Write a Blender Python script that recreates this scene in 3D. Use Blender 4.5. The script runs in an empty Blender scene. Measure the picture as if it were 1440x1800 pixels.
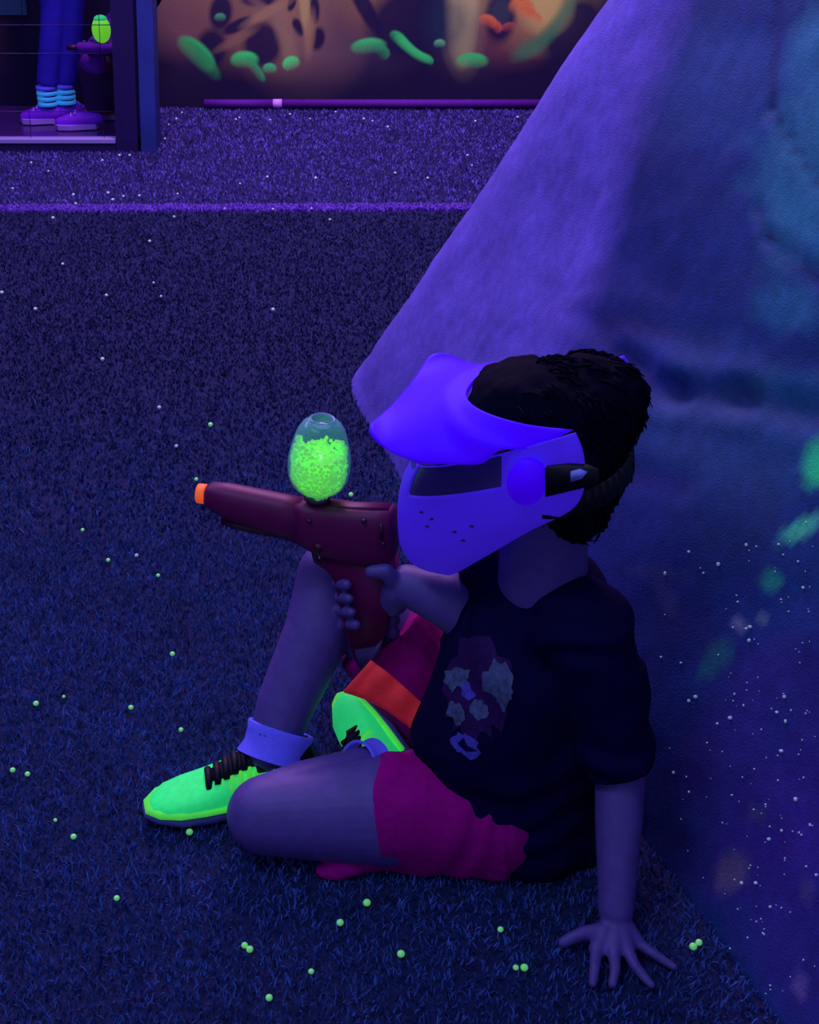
import bpy, bmesh, math, random
import numpy as np
from mathutils import Vector, Matrix, noise
from mathutils.bvhtree import BVHTree
random.seed(7); rng = np.random.default_rng(7)
C = bpy.context.scene.collection
sc = bpy.context.scene

# ------------------------------------------------------------------ camera
CAM_H, PITCH, FPX = 1.30, math.radians(28.5), 2500.0
cam = bpy.data.objects.new('camera', bpy.data.cameras.new('camera')); C.objects.link(cam)
cam.location = (0, 0, CAM_H); cam.rotation_euler = (math.pi/2 - PITCH, 0, 0)
cam.data.sensor_fit = 'HORIZONTAL'; cam.data.sensor_width = 36; cam.data.lens = 36*FPX/1440
cam.data.clip_start = 0.05
sc.camera = cam
# ------------------------------------------------------------------ world, lights, exposure
w = bpy.data.worlds.new('world'); sc.world = w; w.use_nodes = True
w.node_tree.nodes['Background'].inputs[0].default_value = (0.30, 0.38, 0.95, 1)
w.node_tree.nodes['Background'].inputs[1].default_value = 0.56
def area(name, loc, target, sx, sy, col, power):
    l = bpy.data.lights.new(name, 'AREA'); l.shape = 'RECTANGLE'; l.size = sx; l.size_y = sy
    l.color = col; l.energy = power
    o = bpy.data.objects.new(name, l); C.objects.link(o); o.location = loc
    o.rotation_euler = (Vector(target)-Vector(loc)).to_track_quat('-Z', 'Y').to_euler()
    return o
area('blacklight_back', (-0.6, 4.85, 2.6), (-0.4, 4.95, 0), 3.8, 0.5, (0.88, 0.44, 1.0), 190)
area('blacklight_left', (-2.3, 3.6, 2.5), (0.6, 2.2, 0.6), 1.8, 0.4, (0.38, 0.34, 1.0), 42)
area('blacklight_over', (-0.9, 0.9, 2.5), (-0.1, 1.6, 0.3), 1.4, 0.5, (0.42, 0.52, 1.0), 22)
sc.view_settings.view_transform = 'Standard'; sc.view_settings.look = 'None'
sc.view_settings.gamma = 1; sc.view_settings.use_curve_mapping = False
sc.view_settings.exposure = 0.0

# ------------------------------------------------------------------ helpers
cp, sp = math.cos(PITCH), math.sin(PITCH)
def ray(px, py):
    r, u = (px-720)/FPX, (900-py)/FPX
    return Vector((r, cp+u*sp, -sp+u*cp))
CAMP = Vector((0, 0, CAM_H))
def at(px, py, y=None, z=None):
    d = ray(px, py)
    s = (y/d.y) if y is not None else ((z-CAM_H)/d.z)
    return CAMP + d*s
def on_plane(px, py, p0, n):
    d = ray(px, py); s = (p0-CAMP).dot(n)/d.dot(n)
    return CAMP + d*s
def proj(P):
    y, z = P[1], P[2]-CAM_H
    zc = y*cp - z*sp; up = y*sp + z*cp
    return 720+FPX*P[0]/zc, 900-FPX*up/zc
def lin(c):
    c = c/255.0
    return c/12.92 if c <= .04045 else ((c+.055)/1.055)**2.4
E0 = (0.62, 0.60, 1.20)
def alb(r, g, b, k=1.0):
    return tuple(min(.9, lin(v)/e*k) for v, e in zip((r, g, b), E0))
def mat(name, col, rough=.6, spec=.3, var=0.0, scale=40, bump=0.0, bscale=200, glow=0, glowcol=None, attr=None, sss=0, coat=0):
    m = bpy.data.materials.new(name); m.use_nodes = True
    nt = m.node_tree; N = nt.nodes; L = nt.links
    b = N['Principled BSDF']
    b.inputs['Base Color'].default_value = (*col, 1); b.inputs['Roughness'].default_value = rough
    b.inputs['Specular IOR Level'].default_value = spec
    if coat: b.inputs['Coat Weight'].default_value = coat
    tc = N.new('ShaderNodeTexCoord')
    src = None
    if attr:
        a = N.new('ShaderNodeAttribute'); a.attribute_name = attr; src = a.outputs['Color']
    if var:
        nz = N.new('ShaderNodeTexNoise'); nz.inputs['Scale'].default_value = scale; nz.inputs['Detail'].default_value = 6
        L.new(tc.outputs['Object'], nz.inputs['Vector'])
        mr = N.new('ShaderNodeMapRange'); mr.inputs[1].default_value = .3; mr.inputs[2].default_value = .7
        mr.inputs[3].default_value = 1-var; mr.inputs[4].default_value = 1+var
        L.new(nz.outputs['Fac'], mr.inputs[0])
        mx = N.new('ShaderNodeMix'); mx.data_type = 'RGBA'; mx.blend_type = 'MULTIPLY'; mx.inputs[0].default_value = 1
        if src: L.new(src, mx.inputs[6])
        else: mx.inputs[6].default_value = (*col, 1)
        L.new(mr.outputs[0], mx.inputs[7]); src = mx.outputs[2]
    if src: L.new(src, b.inputs['Base Color'])
    if bump:
        n2 = N.new('ShaderNodeTexNoise'); n2.inputs['Scale'].default_value = bscale; n2.inputs['Detail'].default_value = 4
        L.new(tc.outputs['Object'], n2.inputs['Vector'])
        bp = N.new('ShaderNodeBump'); bp.inputs['Strength'].default_value = bump; bp.inputs['Distance'].default_value = .004
        L.new(n2.outputs['Fac'], bp.inputs['Height']); L.new(bp.outputs[0], b.inputs['Normal'])
    if glow:   # fluorescent dye giving off light under the blacklight tubes
        b.inputs['Emission Color'].default_value = (*(glowcol or col), 1); b.inputs['Emission Strength'].default_value = glow
    return m
def link(name, me, m=None, parent=None, smooth=True):
    o = bpy.data.objects.new(name, me); C.objects.link(o)
    if m and not me.materials: me.materials.append(m)
    if smooth: me.polygons.foreach_set('use_smooth', [True]*len(me.polygons))
    if parent:
        o.parent = parent
        o.matrix_parent_inverse = world_of(parent).inverted()
    return o
def world_of(o):
    M = Matrix.LocRotScale(o.location, o.rotation_euler, o.scale)
    if o.parent: M = world_of(o.parent) @ o.matrix_parent_inverse @ M
    return M
def bm_obj(name, bm, m, parent=None, smooth=True):
    bmesh.ops.recalc_face_normals(bm, faces=bm.faces)
    me = bpy.data.meshes.new(name); bm.to_mesh(me); bm.free()
    return link(name, me, m, parent, smooth)
def tag(o, label=None, cat=None, group=None, kind=None):
    if label: o['label'] = label
    if cat: o['category'] = cat
    if group: o['group'] = group
    if kind: o['kind'] = kind
    return o
def empty(name, loc, label=None, cat=None, group=None):
    o = bpy.data.objects.new(name, None); C.objects.link(o); o.location = loc; o.empty_display_size = .05
    return tag(o, label, cat, group)
def sphere_pts(c, r, n=14, m=9):
    if not hasattr(r, '__len__') and r > .02: n, m = 30, 16
    c = Vector(c); r = (r, r, r) if not hasattr(r, '__len__') else r
    out = []
    for i in range(m+1):
        a = math.pi*i/m
        for j in range(n):
            b = 2*math.pi*j/n
            out.append(c+Vector((r[0]*math.sin(a)*math.cos(b), r[1]*math.sin(a)*math.sin(b), r[2]*math.cos(a))))
            if i in (0, m): break
    return out
def hull(bm, pts):
    vs = [bm.verts.new(p) for p in pts]
    r = bmesh.ops.convex_hull(bm, input=vs)
    dead = [e for e in r['geom_interior'] if isinstance(e, bmesh.types.BMVert)]
    bmesh.ops.delete(bm, geom=list(set(dead)), context='VERTS')
def cap(bm, p0, r0, p1, r1): hull(bm, sphere_pts(p0, r0)+sphere_pts(p1, r1))
def chain(bm, pts):
    for (a, ra), (b, rb) in zip(pts, pts[1:]): cap(bm, a, ra, b, rb)
def ell(bm, c, r, rot=None):
    pts = sphere_pts((0, 0, 0), r, 18, 12)
    R = rot or Matrix.Identity(3)
    hull(bm, [Vector(c)+R@p for p in pts])
def disc_pts(c, ax, r, n=24, r2=None, up=None):
    ax = Vector(ax).normalized(); u = Vector(up or (0, 0, 1)); u = (u-ax*u.dot(ax)).normalized(); v = ax.cross(u)
    return [Vector(c)+u*math.cos(2*math.pi*k/n)*(r2 or r)+v*math.sin(2*math.pi*k/n)*r for k in range(n)]
def cone(bm, p0, r0, p1, r1, r02=None, r12=None, up=None):
    ax = Vector(p1)-Vector(p0)
    hull(bm, disc_pts(p0, ax, r0, r2=r02, up=up)+disc_pts(p1, ax, r1, r2=r12, up=up))
def tube(bm, pts, rad, n=10, closed_ends=True):
    rings = []
    for i, p in enumerate(pts):
        t = Vector(pts[min(i+1, len(pts)-1)])-Vector(pts[max(i-1, 0)])
        r = rad[i] if hasattr(rad, '__len__') else rad
        up = (0, 0, 1) if abs(t.normalized().z) < .95 else (1, 0, 0)
        rings.append([bm.verts.new(q) for q in disc_pts(p, t, r, n, up=up)])
    for a, b in zip(rings, rings[1:]):
        for k in range(n): bm.faces.new((a[k], a[(k+1) % n], b[(k+1) % n], b[k]))
    if closed_ends: bm.faces.new(rings[0]); bm.faces.new(rings[-1][::-1])
def box(bm, lo, hi):
    v = [bm.verts.new((x, y, z)) for x in (lo[0], hi[0]) for y in (lo[1], hi[1]) for z in (lo[2], hi[2])]
    for f in ((0,1,3,2),(4,6,7,5),(0,4,5,1),(2,3,7,6),(0,2,6,4),(1,5,7,3)): bm.faces.new([v[i] for i in f])
def bevel(bm, w, seg=2):
    bmesh.ops.bevel(bm, geom=[e for e in bm.edges if e.calc_face_angle(0) > .5], offset=w, segments=seg, affect='EDGES', profile=.5)
def fuse(name, bm, voxel, it, m, parent=None, disp=None, factor=.5):
    """union of overlapping solids as one continuous surface"""
    me = bpy.data.meshes.new(name); bm.to_mesh(me); bm.free()
    t = bpy.data.objects.new('tmp', me); C.objects.link(t)
    r = t.modifiers.new('r', 'REMESH'); r.mode = 'VOXEL'; r.voxel_size = voxel
    if it:
        s = t.modifiers.new('s', 'SMOOTH'); s.iterations = it; s.factor = factor
    dg = bpy.context.evaluated_depsgraph_get()
    out = bpy.data.meshes.new_from_object(t.evaluated_get(dg)); out.name = name
    bpy.data.objects.remove(t); bpy.data.meshes.remove(me)
    if disp:
        n = len(out.vertices); co = [v.co.copy() for v in out.vertices]; no = [v.normal.copy() for v in out.vertices]
        out.vertices.foreach_set('co', [x for c_, n_ in zip(co, no) for x in (c_+n_*disp(c_, n_))])
        out.update()
    return link(name, out, m, parent)
def extrude_poly(bm, pts, off):
    a = [bm.verts.new(p) for p in pts]; b = [bm.verts.new(p+off) for p in pts]
    bm.faces.new(a); bm.faces.new(b[::-1]); n = len(pts)
    for k in range(n): bm.faces.new((a[k], b[k], b[(k+1) % n], a[(k+1) % n]))
def lerp(a, b, t): return a+(b-a)*t
def interp(tab, t):
    """smooth interpolation through tab=[(t,val)...]"""
    for i in range(len(tab)-1):
        if t <= tab[i+1][0] or i == len(tab)-2:
            k = (t-tab[i][0])/(tab[i+1][0]-tab[i][0]); return tab[i][1]+(tab[i+1][1]-tab[i][1])*k

# ------------------------------------------------------------------ materials
M = {}
M['turf'] = mat('turf', alb(19, 23, 74), .9, .1, .45, 55, 1.0, 260)
M['blade'] = mat('turf_blade', (.02, .02, .06), .7, .25, attr='col')
M['line'] = mat('turf_line', alb(66, 42, 160), .8, .2, .2, 60)
M['mural'] = mat('mural_paint', (.02, .02, .06), .8, .15, .12, 160, attr='col')
M['wall'] = mat('dark_wall', alb(24, 12, 58), .85, .15, .3, 6)
M['bunker'] = mat('bunker_vinyl', (.02, .02, .06), .7, .15, .14, 60, .35, 300, attr='col')
M['skin'] = mat('skin', alb(62, 44, 138), .55, .35, .10, 60, .1, 400)
M['hair'] = mat('hair', alb(2, 2, 26), .85, .04, .3, 90)
M['shirt'] = mat('shirt_cotton', alb(5, 3, 52), .9, .05, .15, 60, .3, 500)
M['shorts'] = mat('shorts_fabric', alb(118, 0, 116), .8, .06, .12, 90, .3, 600)
M['hem'] = mat('orange_band', alb(226, 40, 66), .6, .2, .15, 90, .2, 500, glow=.10)
M['mask'] = mat('mask_plastic', alb(62, 24, 225, 1.0), .55, .2, .06, 30, .15, 300, glow=.42, glowcol=(.045, .012, .62))
M['visor'] = mat('visor_plastic', alb(52, 0, 245, .9), .55, .08, .03, 20, glow=.45, glowcol=(.055, 0, 1))
M['lens'] = mat('smoked_lens', alb(50, 32, 120), .3, .35)
M['black'] = mat('black_rubber', alb(8, 4, 26), .6, .25)
M['tagblue'] = mat('pale_blue_tag', alb(110, 110, 250), .6, .2)
M['gun'] = mat('red_plastic', alb(74, 2, 70), .5, .25, .08, 40)
M['gundark'] = mat('dark_red_plastic', alb(48, 4, 44), .45, .4)
M['tip'] = mat('orange_tip', alb(255, 96, 50), .5, .3, glow=.5, glowcol=(.95, .10, .02))
M['tipdark'] = mat('orange_bore', alb(120, 20, 20), .6, .2)
M['green'] = mat('green_gel', alb(90, 225, 45), .35, .4, .18, 120, glow=.62, glowcol=(.20, .85, .03))
M['neon'] = mat('neon_green_mesh', alb(40, 215, 110), .6, .2, .16, 120, .2, 500, glow=.42, glowcol=(.02, .75, .22))
M['neonlime'] = mat('neon_lime', alb(80, 230, 60), .6, .2, .1, 120, glow=.42, glowcol=(.08, .75, .10))
M['sole'] = mat('pale_sole', alb(62, 56, 150), .7, .2)
M['sock'] = mat('white_sock', alb(84, 76, 250, .9), .85, .1, .06, 200, .3, 600, glow=.12, glowcol=(.07, .06, .95))
M['pellet'] = mat('gel_ball_green', alb(120, 230, 130), .35, .4, glow=.30, glowcol=(.12, .65, .18))
M['pelletpale'] = mat('gel_ball_pale', alb(140, 165, 215), .4, .3, glow=.12, glowcol=(.25, .4, .7))
M['foam'] = mat('purple_foam', alb(60, 8, 134), .75, .2, .12, 60)
M['coupling'] = mat('pale_coupling', alb(150, 110, 250), .6, .2)
M['frame'] = mat('dark_frame', alb(22, 8, 80), .5, .3, .1, 20)
M['frameblue'] = mat('blue_board', alb(28, 40, 140), .5, .3, .2, 5)
M['sill'] = mat('pale_sill', alb(110, 100, 205), .5, .3)
M['grey_print'] = mat('print_grey', alb(52, 58, 118), .8, .15, .45, 130)
M['blue_print'] = mat('print_blue', alb(52, 44, 170), .8, .15, .25, 130)
M['plum_print'] = mat('print_plum', alb(30, 4, 72), .8, .15, .3, 110)
M['legging'] = mat('blue_legging', alb(38, 28, 195), .7, .2, .15, 20)
M['crew'] = mat('crew_sock', alb(90, 70, 250), .8, .1, .05, 90, glow=.2, glowcol=(.06,.05,.9))
M['cyan'] = mat('cyan_stripe', alb(60, 170, 255), .8, .1, glow=.25, glowcol=(.05, .4, 1))
M['purpleshoe'] = mat('purple_shoe', alb(110, 20, 240), .6, .3)
M['purplecloth'] = mat('purple_cloth', alb(92, 26, 180), .8, .15, .2, 30)
M['plumcloth'] = mat('dark_plum_cloth', alb(48, 16, 84), .85, .15, .2, 30)
M['mat'] = mat('shiny_mat', alb(50, 26, 112), .12, .6, .15, 30)
M['red'] = mat('red_orange', alb(200, 50, 60), .6, .2)
g = bpy.data.materials.new('clear_plastic'); g.use_nodes = True; N = g.node_tree.nodes; L = g.node_tree.links
for n in list(N): N.remove(n)
def clearmat(g, col, gl, f):
    N = g.node_tree.nodes; L = g.node_tree.links
    o = N.new('ShaderNodeOutputMaterial'); t = N.new('ShaderNodeBsdfTransparent'); t.inputs[0].default_value = (*col, 1)
    p = N.new('ShaderNodeBsdfPrincipled'); p.inputs['Base Color'].default_value = (*gl, 1); p.inputs['Roughness'].default_value = .15
    lw = N.new('ShaderNodeLayerWeight'); lw.inputs[0].default_value = .35
    mr = N.new('ShaderNodeMapRange'); mr.inputs[3].default_value = f[0]; mr.inputs[4].default_value = f[1]
    mx = N.new('ShaderNodeMixShader'); L.new(lw.outputs['Facing'], mr.inputs[0]); L.new(mr.outputs[0], mx.inputs[0])
    L.new(t.outputs[0], mx.inputs[1]); L.new(p.outputs[0], mx.inputs[2]); L.new(mx.outputs[0], o.inputs[0])
clearmat(g, (.92, .95, 1), alb(100, 140, 215), (.24, .85)); M['clear'] = g
g2 = bpy.data.materials.new('window_glass'); g2.use_nodes = True
for n in list(g2.node_tree.nodes): g2.node_tree.nodes.remove(n)
clearmat(g2, (.93, .93, 1), (.02, .02, .04), (.03, .3)); M['glass'] = g2

# ------------------------------------------------------------------ setting: floor, walls
YW = 5.80
bm = bmesh.new(); box(bm, (-3.2, -.6, -.04), (3.6, YW+.1, 0)); tag(bm_obj('floor', bm, M['turf'], smooth=False), kind='structure')

def colour_attr(me, cols):
    a = me.color_attributes.new('col', 'FLOAT_COLOR', 'POINT'); a.data.foreach_set('color', np.asarray(cols, dtype=np.float32).ravel())

def blades(name, P, colfn, hmin, hmax, wscale, m, parent=None):
    n = len(P); ang = rng.uniform(0, 2*math.pi, n); h = rng.uniform(hmin, hmax, n); lean = rng.uniform(.2, 1.0, n); la = rng.uniform(0, 2*math.pi, n)
    wd = wscale*rng.uniform(.7, 1.3, n)
    dx, dy = np.cos(ang)*wd, np.sin(ang)*wd; lx, ly = np.cos(la)*lean*h, np.sin(la)*lean*h
    V = np.zeros((n, 5, 3)); V[:, :, 0] = P[:, :1]; V[:, :, 1] = P[:, 1:2]
    V[:, 0, 0] -= dx; V[:, 0, 1] -= dy; V[:, 1, 0] += dx; V[:, 1, 1] += dy
    V[:, 2, 0] += dx*.8+lx*.35; V[:, 2, 1] += dy*.8+ly*.35; V[:, 2, 2] = h*.6
    V[:, 3, 0] += -dx*.8+lx*.35; V[:, 3, 1] += -dy*.8+ly*.35; V[:, 3, 2] = h*.6
    V[:, 4, 0] += lx; V[:, 4, 1] += ly; V[:, 4, 2] = h
    base = np.arange(n)[:, None]*5
    loops = np.concatenate([base+np.array([0, 1, 2, 3]), base+np.array([3, 2, 4])], axis=1).ravel()
    me = bpy.data.meshes.new(name); me.vertices.add(n*5); me.vertices.foreach_set('co', V.ravel())
    me.loops.add(len(loops)); me.loops.foreach_set('vertex_index', loops)
    me.polygons.add(2*n); st = (np.arange(n)[:, None]*7+np.array([0, 4])).ravel(); me.polygons.foreach_set('loop_start', st)
    me.update(); me.validate()
    colour_attr(me, np.repeat(colfn(P), 5, axis=0))
    return link(name, me, m, parent, smooth=False)
def scatter(y0, y1, dens):
    a = int((y1-y0)*3.9*dens); X = rng.uniform(-1.9, 2.0, a); Y = rng.uniform(y0, y1, a)
    keep = (np.abs(X) < (.288*(Y*cp+CAM_H*sp)+.22))
    return np.stack([X, Y], 1)[keep]
LINE_Y = (4.35, 4.45)
def turf_cols(P):
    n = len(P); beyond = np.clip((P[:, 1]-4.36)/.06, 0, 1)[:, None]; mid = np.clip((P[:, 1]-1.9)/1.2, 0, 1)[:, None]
    base = np.array(alb(41, 60, 162))*(1-mid)+np.array(alb(25, 31, 97))*mid  # middle distance darkened in the blade colour to offset the lamps
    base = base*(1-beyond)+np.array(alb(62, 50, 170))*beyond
    v = np.array([noise.noise((x*9, y*9, 0))*.35+noise.noise((x*38, y*38, 3))*.45 for x, y in P])
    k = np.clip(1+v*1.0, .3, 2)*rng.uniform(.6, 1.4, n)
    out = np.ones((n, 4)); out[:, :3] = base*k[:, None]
    return out
def margin(y0, y1, dens):
    a = int((y1-y0)*6.6*dens); X = rng.uniform(-3.15, 3.45, a); Y = rng.uniform(y0, y1, a)
    keep = np.abs(X) >= (.288*(Y*cp+CAM_H*sp)+.22) if y0 > .5 else np.ones(a, bool)
    return np.stack([X, Y], 1)[keep]
P = np.concatenate([scatter(.85, 2.3, 52000), scatter(2.3, 4.35, 21000), scatter(4.35, YW-.01, 13000), margin(.85, 2.3, 26000), margin(2.3, YW-.01, 12000), margin(-.5, .85, 24000)])
qx = (P[:, 0]+.205)*.951+(P[:, 1]-3.17)*.309; qy = (P[:, 0]+.205)*.309-(P[:, 1]-3.17)*.951   # none under the bunker
P = P[~((qx > .16) & (qx < 1.3) & (qy > .25) & (qy < 2.2))]
inline = (P[:, 1] > LINE_Y[0]) & (P[:, 1] < LINE_Y[1])
near = P[P[:, 1] <= 2.3]; far = P[(P[:, 1] > 2.3) & ~inline]
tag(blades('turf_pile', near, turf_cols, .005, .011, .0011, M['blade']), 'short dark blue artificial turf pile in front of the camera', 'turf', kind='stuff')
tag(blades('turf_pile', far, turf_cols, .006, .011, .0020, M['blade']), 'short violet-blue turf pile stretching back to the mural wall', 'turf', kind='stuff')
def line_cols(P):
    out = np.ones((len(P), 4)); out[:, :3] = np.array(alb(88, 56, 205))[None]*rng.uniform(.7, 1.3, len(P))[:, None]; return out
a = 56000; X = rng.uniform(-3.1, 3.4, a)
wob = np.array([noise.noise((x*14, 0, 5))*.010+noise.noise((x*50, 0, 9))*.006 for x in X])
Yl = 4.40+.012*X+wob+rng.uniform(-.032, .032, a)
lo = blades('line_marking', np.stack([X, Yl], 1), line_cols, .007, .013, .0022, M['blade'])
tag(lo, 'pale violet line marking inlaid across the turf', 'line marking', kind='stuff')

# mural wall
def soft(d, w, s): return np.clip((w-d)/max(s, 1e-6)+.5, 0, 1)
def mural_colour(PX, PY):
    def alb(r, g, b): q = globals()['alb'](r, g, b); return (q[0]*.74, q[1]*1.3, q[2])
    cur = np.zeros(PX.shape+(3,)); cur[:] = alb(24, 10, 60)
    def over(a, c):
        cc = np.array(alb(*c)); cur[:] = cur*(1-a[..., None])+cc*a[..., None]
    def blob(x, y, rx, ry, c, s=.5, a=1., rot=0):
        cr, sr = math.cos(rot), math.sin(rot); dx, dy = PX-x, PY-y
        d = np.sqrt(((dx*cr+dy*sr)/rx)**2+((-dx*sr+dy*cr)/ry)**2); over(soft(d, 1, s)*a, c)
    def capm(x, y, rx, ry, c, a=1., rot=0):    # mushroom cap: crisp dome fading out below
        cr, sr = math.cos(rot), math.sin(rot); dx, dy = (PX-x), (PY-y); u = dx*cr+dy*sr; v = -dx*sr+dy*cr
        d = np.sqrt((u/rx)**2+(v/ry)**2); fade = np.clip((ry*.9-v)/(ry*1.6), 0, 1)
        over(soft(d, 1, .28)*fade*a, c)
    # wash of orange-brown
    for x, y, rx, ry, c, a in [(330, 20, 75, 70, (104, 62, 92), .9), (430, 30, 90, 80, (110, 64, 82), .8), (530, 60, 90, 90, (134, 84, 92), .9), (565, 110, 60, 50, (96, 60, 96), .7),
                               (640, 40, 90, 90, (66, 42, 88), .6), (665, 0, 60, 60, (118, 70, 78), .8), (815, 20, 34, 90, (164, 128, 120), .9), (830, 80, 60, 60, (66, 36, 80), .5),
                               (950, 20, 80, 60, (176, 122, 96), .9), (900, 60, 70, 50, (110, 50, 80), .6), (500, -60, 260, 70, (120, 80, 90), .8), (900, -70, 200, 70, (120, 90, 90), .8), (330, 140, 40, 40, (52, 30, 80), .4)]:
        blob(x, y, rx, ry, c, .9, a)
    over(np.clip((PY-95)/60, 0, 1)*.75, (22, 10, 62))
    # dark hollows between the painted roots
    for x, y, rx, ry, rot in [(388, 22, 20, 32, .1), (462, 78, 34, 40, 0), (372, 85, 26, 34, 0), (455, 0, 30, 12, 0), (513, 6, 7, 14, .3), (553, 18, 9, 24, 0), (524, 48, 9, 17, -.4), (558, 68, 13, 20, .2),
                              (720, 45, 72, 62, 0), (640, 10, 14, 60, -.5), (880, 30, 26, 46, .1), (765, 20, 30, 40, 0), (418, 45, 10, 30, 1.1), (300, -40, 30, 30, 0), (700, -60, 40, 60, 0), (1010, 60, 50, 70, .5)]:
        blob(x, y, rx, ry, (24, 12, 66), .45, .95, rot)
    blob(480, 30, 60, 10, (112, 72, 92), .8, .8, .7); blob(535, 5, 9, 60, (158, 120, 104), .7, .8, -.1); blob(545, 60, 9, 40, (140, 90, 92), .7, .7, .1)
    blob(880, 20, 20, 26, (52, 50, 84), .8, .7); blob(812, 10, 24, 85, (176, 142, 130), .8, .8); blob(960, 14, 38, 40, (186, 140, 112), .9, .75, .5); blob(470, 22, 46, 9, (138, 92, 96), .8, .8, -.5); blob(415, 70, 40, 8, (120, 76, 90), .8, .7, -.5)
    blob(500, 60, 14, 46, (132, 92, 100), .9, .6, -.3)
    # green swoosh at right and dim teal wash
    for t in range(14):
        a_ = t/13; blob(915+a_*90, 88-a_*a_*90, 22, 11, (50, 96, 92), 1., .30, -.8-.4*a_)
    blob(790, 40, 40, 50, (26, 40, 80), .9, .6)
    # mushrooms
    G = (52, 158, 112)
    capm(345, 95, 40, 20, G, .95, .75); capm(352, 105, 46, 16, (40, 120, 92), .6, .8)
    capm(430, 106, 24, 16, (56, 172, 118)); capm(448, 122, 26, 9, (48, 138, 104), .8, .9); capm(474, 121, 12, 10, (60, 158, 124)); capm(512, 112, 15, 13, (70, 190, 130), 1, -.4)
    capm(648, 82, 30, 15, (58, 158, 116), 1, -.1); capm(672, 92, 14, 12, (44, 130, 104), .7, .8)
    for t in range(9):
        a_ = t/8; capm(700+a_*52, 68+a_*36+6*math.sin(a_*3), 17-a_*6, 11-a_*3, (56, 164, 116), .75, .7)
    capm(773, 77, 10, 8, (90, 150, 140), .9); capm(830, 108, 27, 15, (54, 158, 110)); capm(387, 31, 10, 8, (70, 130, 120), .9)
    R = (238, 84, 72)
    capm(858, 38, 17, 12, R, 1, .4); capm(872, 47, 12, 10, (210, 70, 70), .8, .9); capm(918, 16, 24, 18, (244, 92, 74), 1, .3); capm(932, 28, 24, 12, (235, 80, 70), .8, .5); capm(895, 48, 14, 9, (160, 60, 80), .8, -.2)
    return cur
nx, nz = 760, 210; x0, x1, zt = -3.15, 3.55, 1.9
XS = np.concatenate([np.linspace(x0, -1.35, 70), np.linspace(-1.34, .85, 540), np.linspace(.86, x1, 150)]); ZS = np.concatenate([np.linspace(0, .52, 140), np.linspace(.525, zt, 70)])
GX, GZ = np.meshgrid(XS, ZS)
zc = YW*cp-(GZ-CAM_H)*sp; PX = 720+FPX*GX/zc; PY = 900-FPX*(YW*sp+(GZ-CAM_H)*cp)/zc
cols = mural_colour(PX, PY)
# beyond the part in view the same kind of forest goes on, repeated
def wood(x, z):
    a_ = noise.noise((x*2.2, z*1.1, 4)); b_ = noise.noise((x*7, z*4, 8)); return max(0, min(1, .5+a_*1.3+b_*.6))
WN = np.array([[wood(x, z) for x in XS] for z in ZS])[..., None]
away = np.clip(np.maximum((GZ-.48)/.12, np.maximum((GX-.9)/.3, (-1.35-GX)/.3)), 0, 1)[..., None]
low = np.clip((GZ-.10)/.25, 0, 1)[..., None]
forest = np.array(alb(24, 12, 64))*(1-WN*low)+np.array(alb(88, 62, 80))*WN*low
cols = cols*(1-away)+forest*away
verts = np.stack([GX, np.full_like(GX, YW), GZ], -1).reshape(-1, 3)
idx = np.arange(nx*nz).reshape(nz, nx)
faces = np.stack([idx[:-1, :-1], idx[:-1, 1:], idx[1:, 1:], idx[1:, :-1]], -1).reshape(-1, 4)
me = bpy.data.meshes.new('mural'); me.from_pydata(verts.tolist(), [], faces.tolist()); me.update()
colour_attr(me, np.concatenate([cols.reshape(-1, 3), np.ones((nx*nz, 1))], 1))
bm = bmesh.new(); box(bm, (-3.2, YW+.002, 0), (3.6, YW+.12, 3.0)); wb = bm_obj('wall_back', bm, M['wall'], smooth=False); tag(wb, kind='structure')
mu = link('mural', me, M['mural'], wb); mu['label'] = 'spray painted mural of glowing green and red mushrooms among orange roots'
bm = bmesh.new(); box(bm, (-3.3, -.6, 0), (-3.2, YW+.12, 3.0)); tag(bm_obj('wall_left', bm, M['wall'], smooth=False), kind='structure')
bm = bmesh.new(); box(bm, (3.6, -.6, 0), (3.7, YW+.12, 3.0)); tag(bm_obj('wall_right', bm, M['wall'], smooth=False), kind='structure')

# purple pipe along the wall foot
pr = .017
a_, b_, c_, d_ = (at(p, 186, y=YW-.03).x for p in (360, 482, 495, 1030))
root = empty('floor_pipe', ((a_+d_)/2, YW-.03, 0), 'long purple round pipe with a pale joint lying along the foot of the mural wall', 'pipe')
for q0, q1 in ((a_, b_), (c_, d_)):
    bm = bmesh.new(); tube(bm, [(q0, YW-.03, pr+.006), ((q0+q1)/2, YW-.032, pr+.006), (q1, YW-.03, pr+.006)], pr, 16); bm_obj('pipe_section', bm, M['foam'], root)
bm = bmesh.new(); tube(bm, [(b_-.003, YW-.031, pr+.006), (c_+.003, YW-.031, pr+.006)], pr*1.08, 16); o = bm_obj('coupling', bm, M['coupling'], root, ); o['label'] = 'pale pipe joint'

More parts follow.
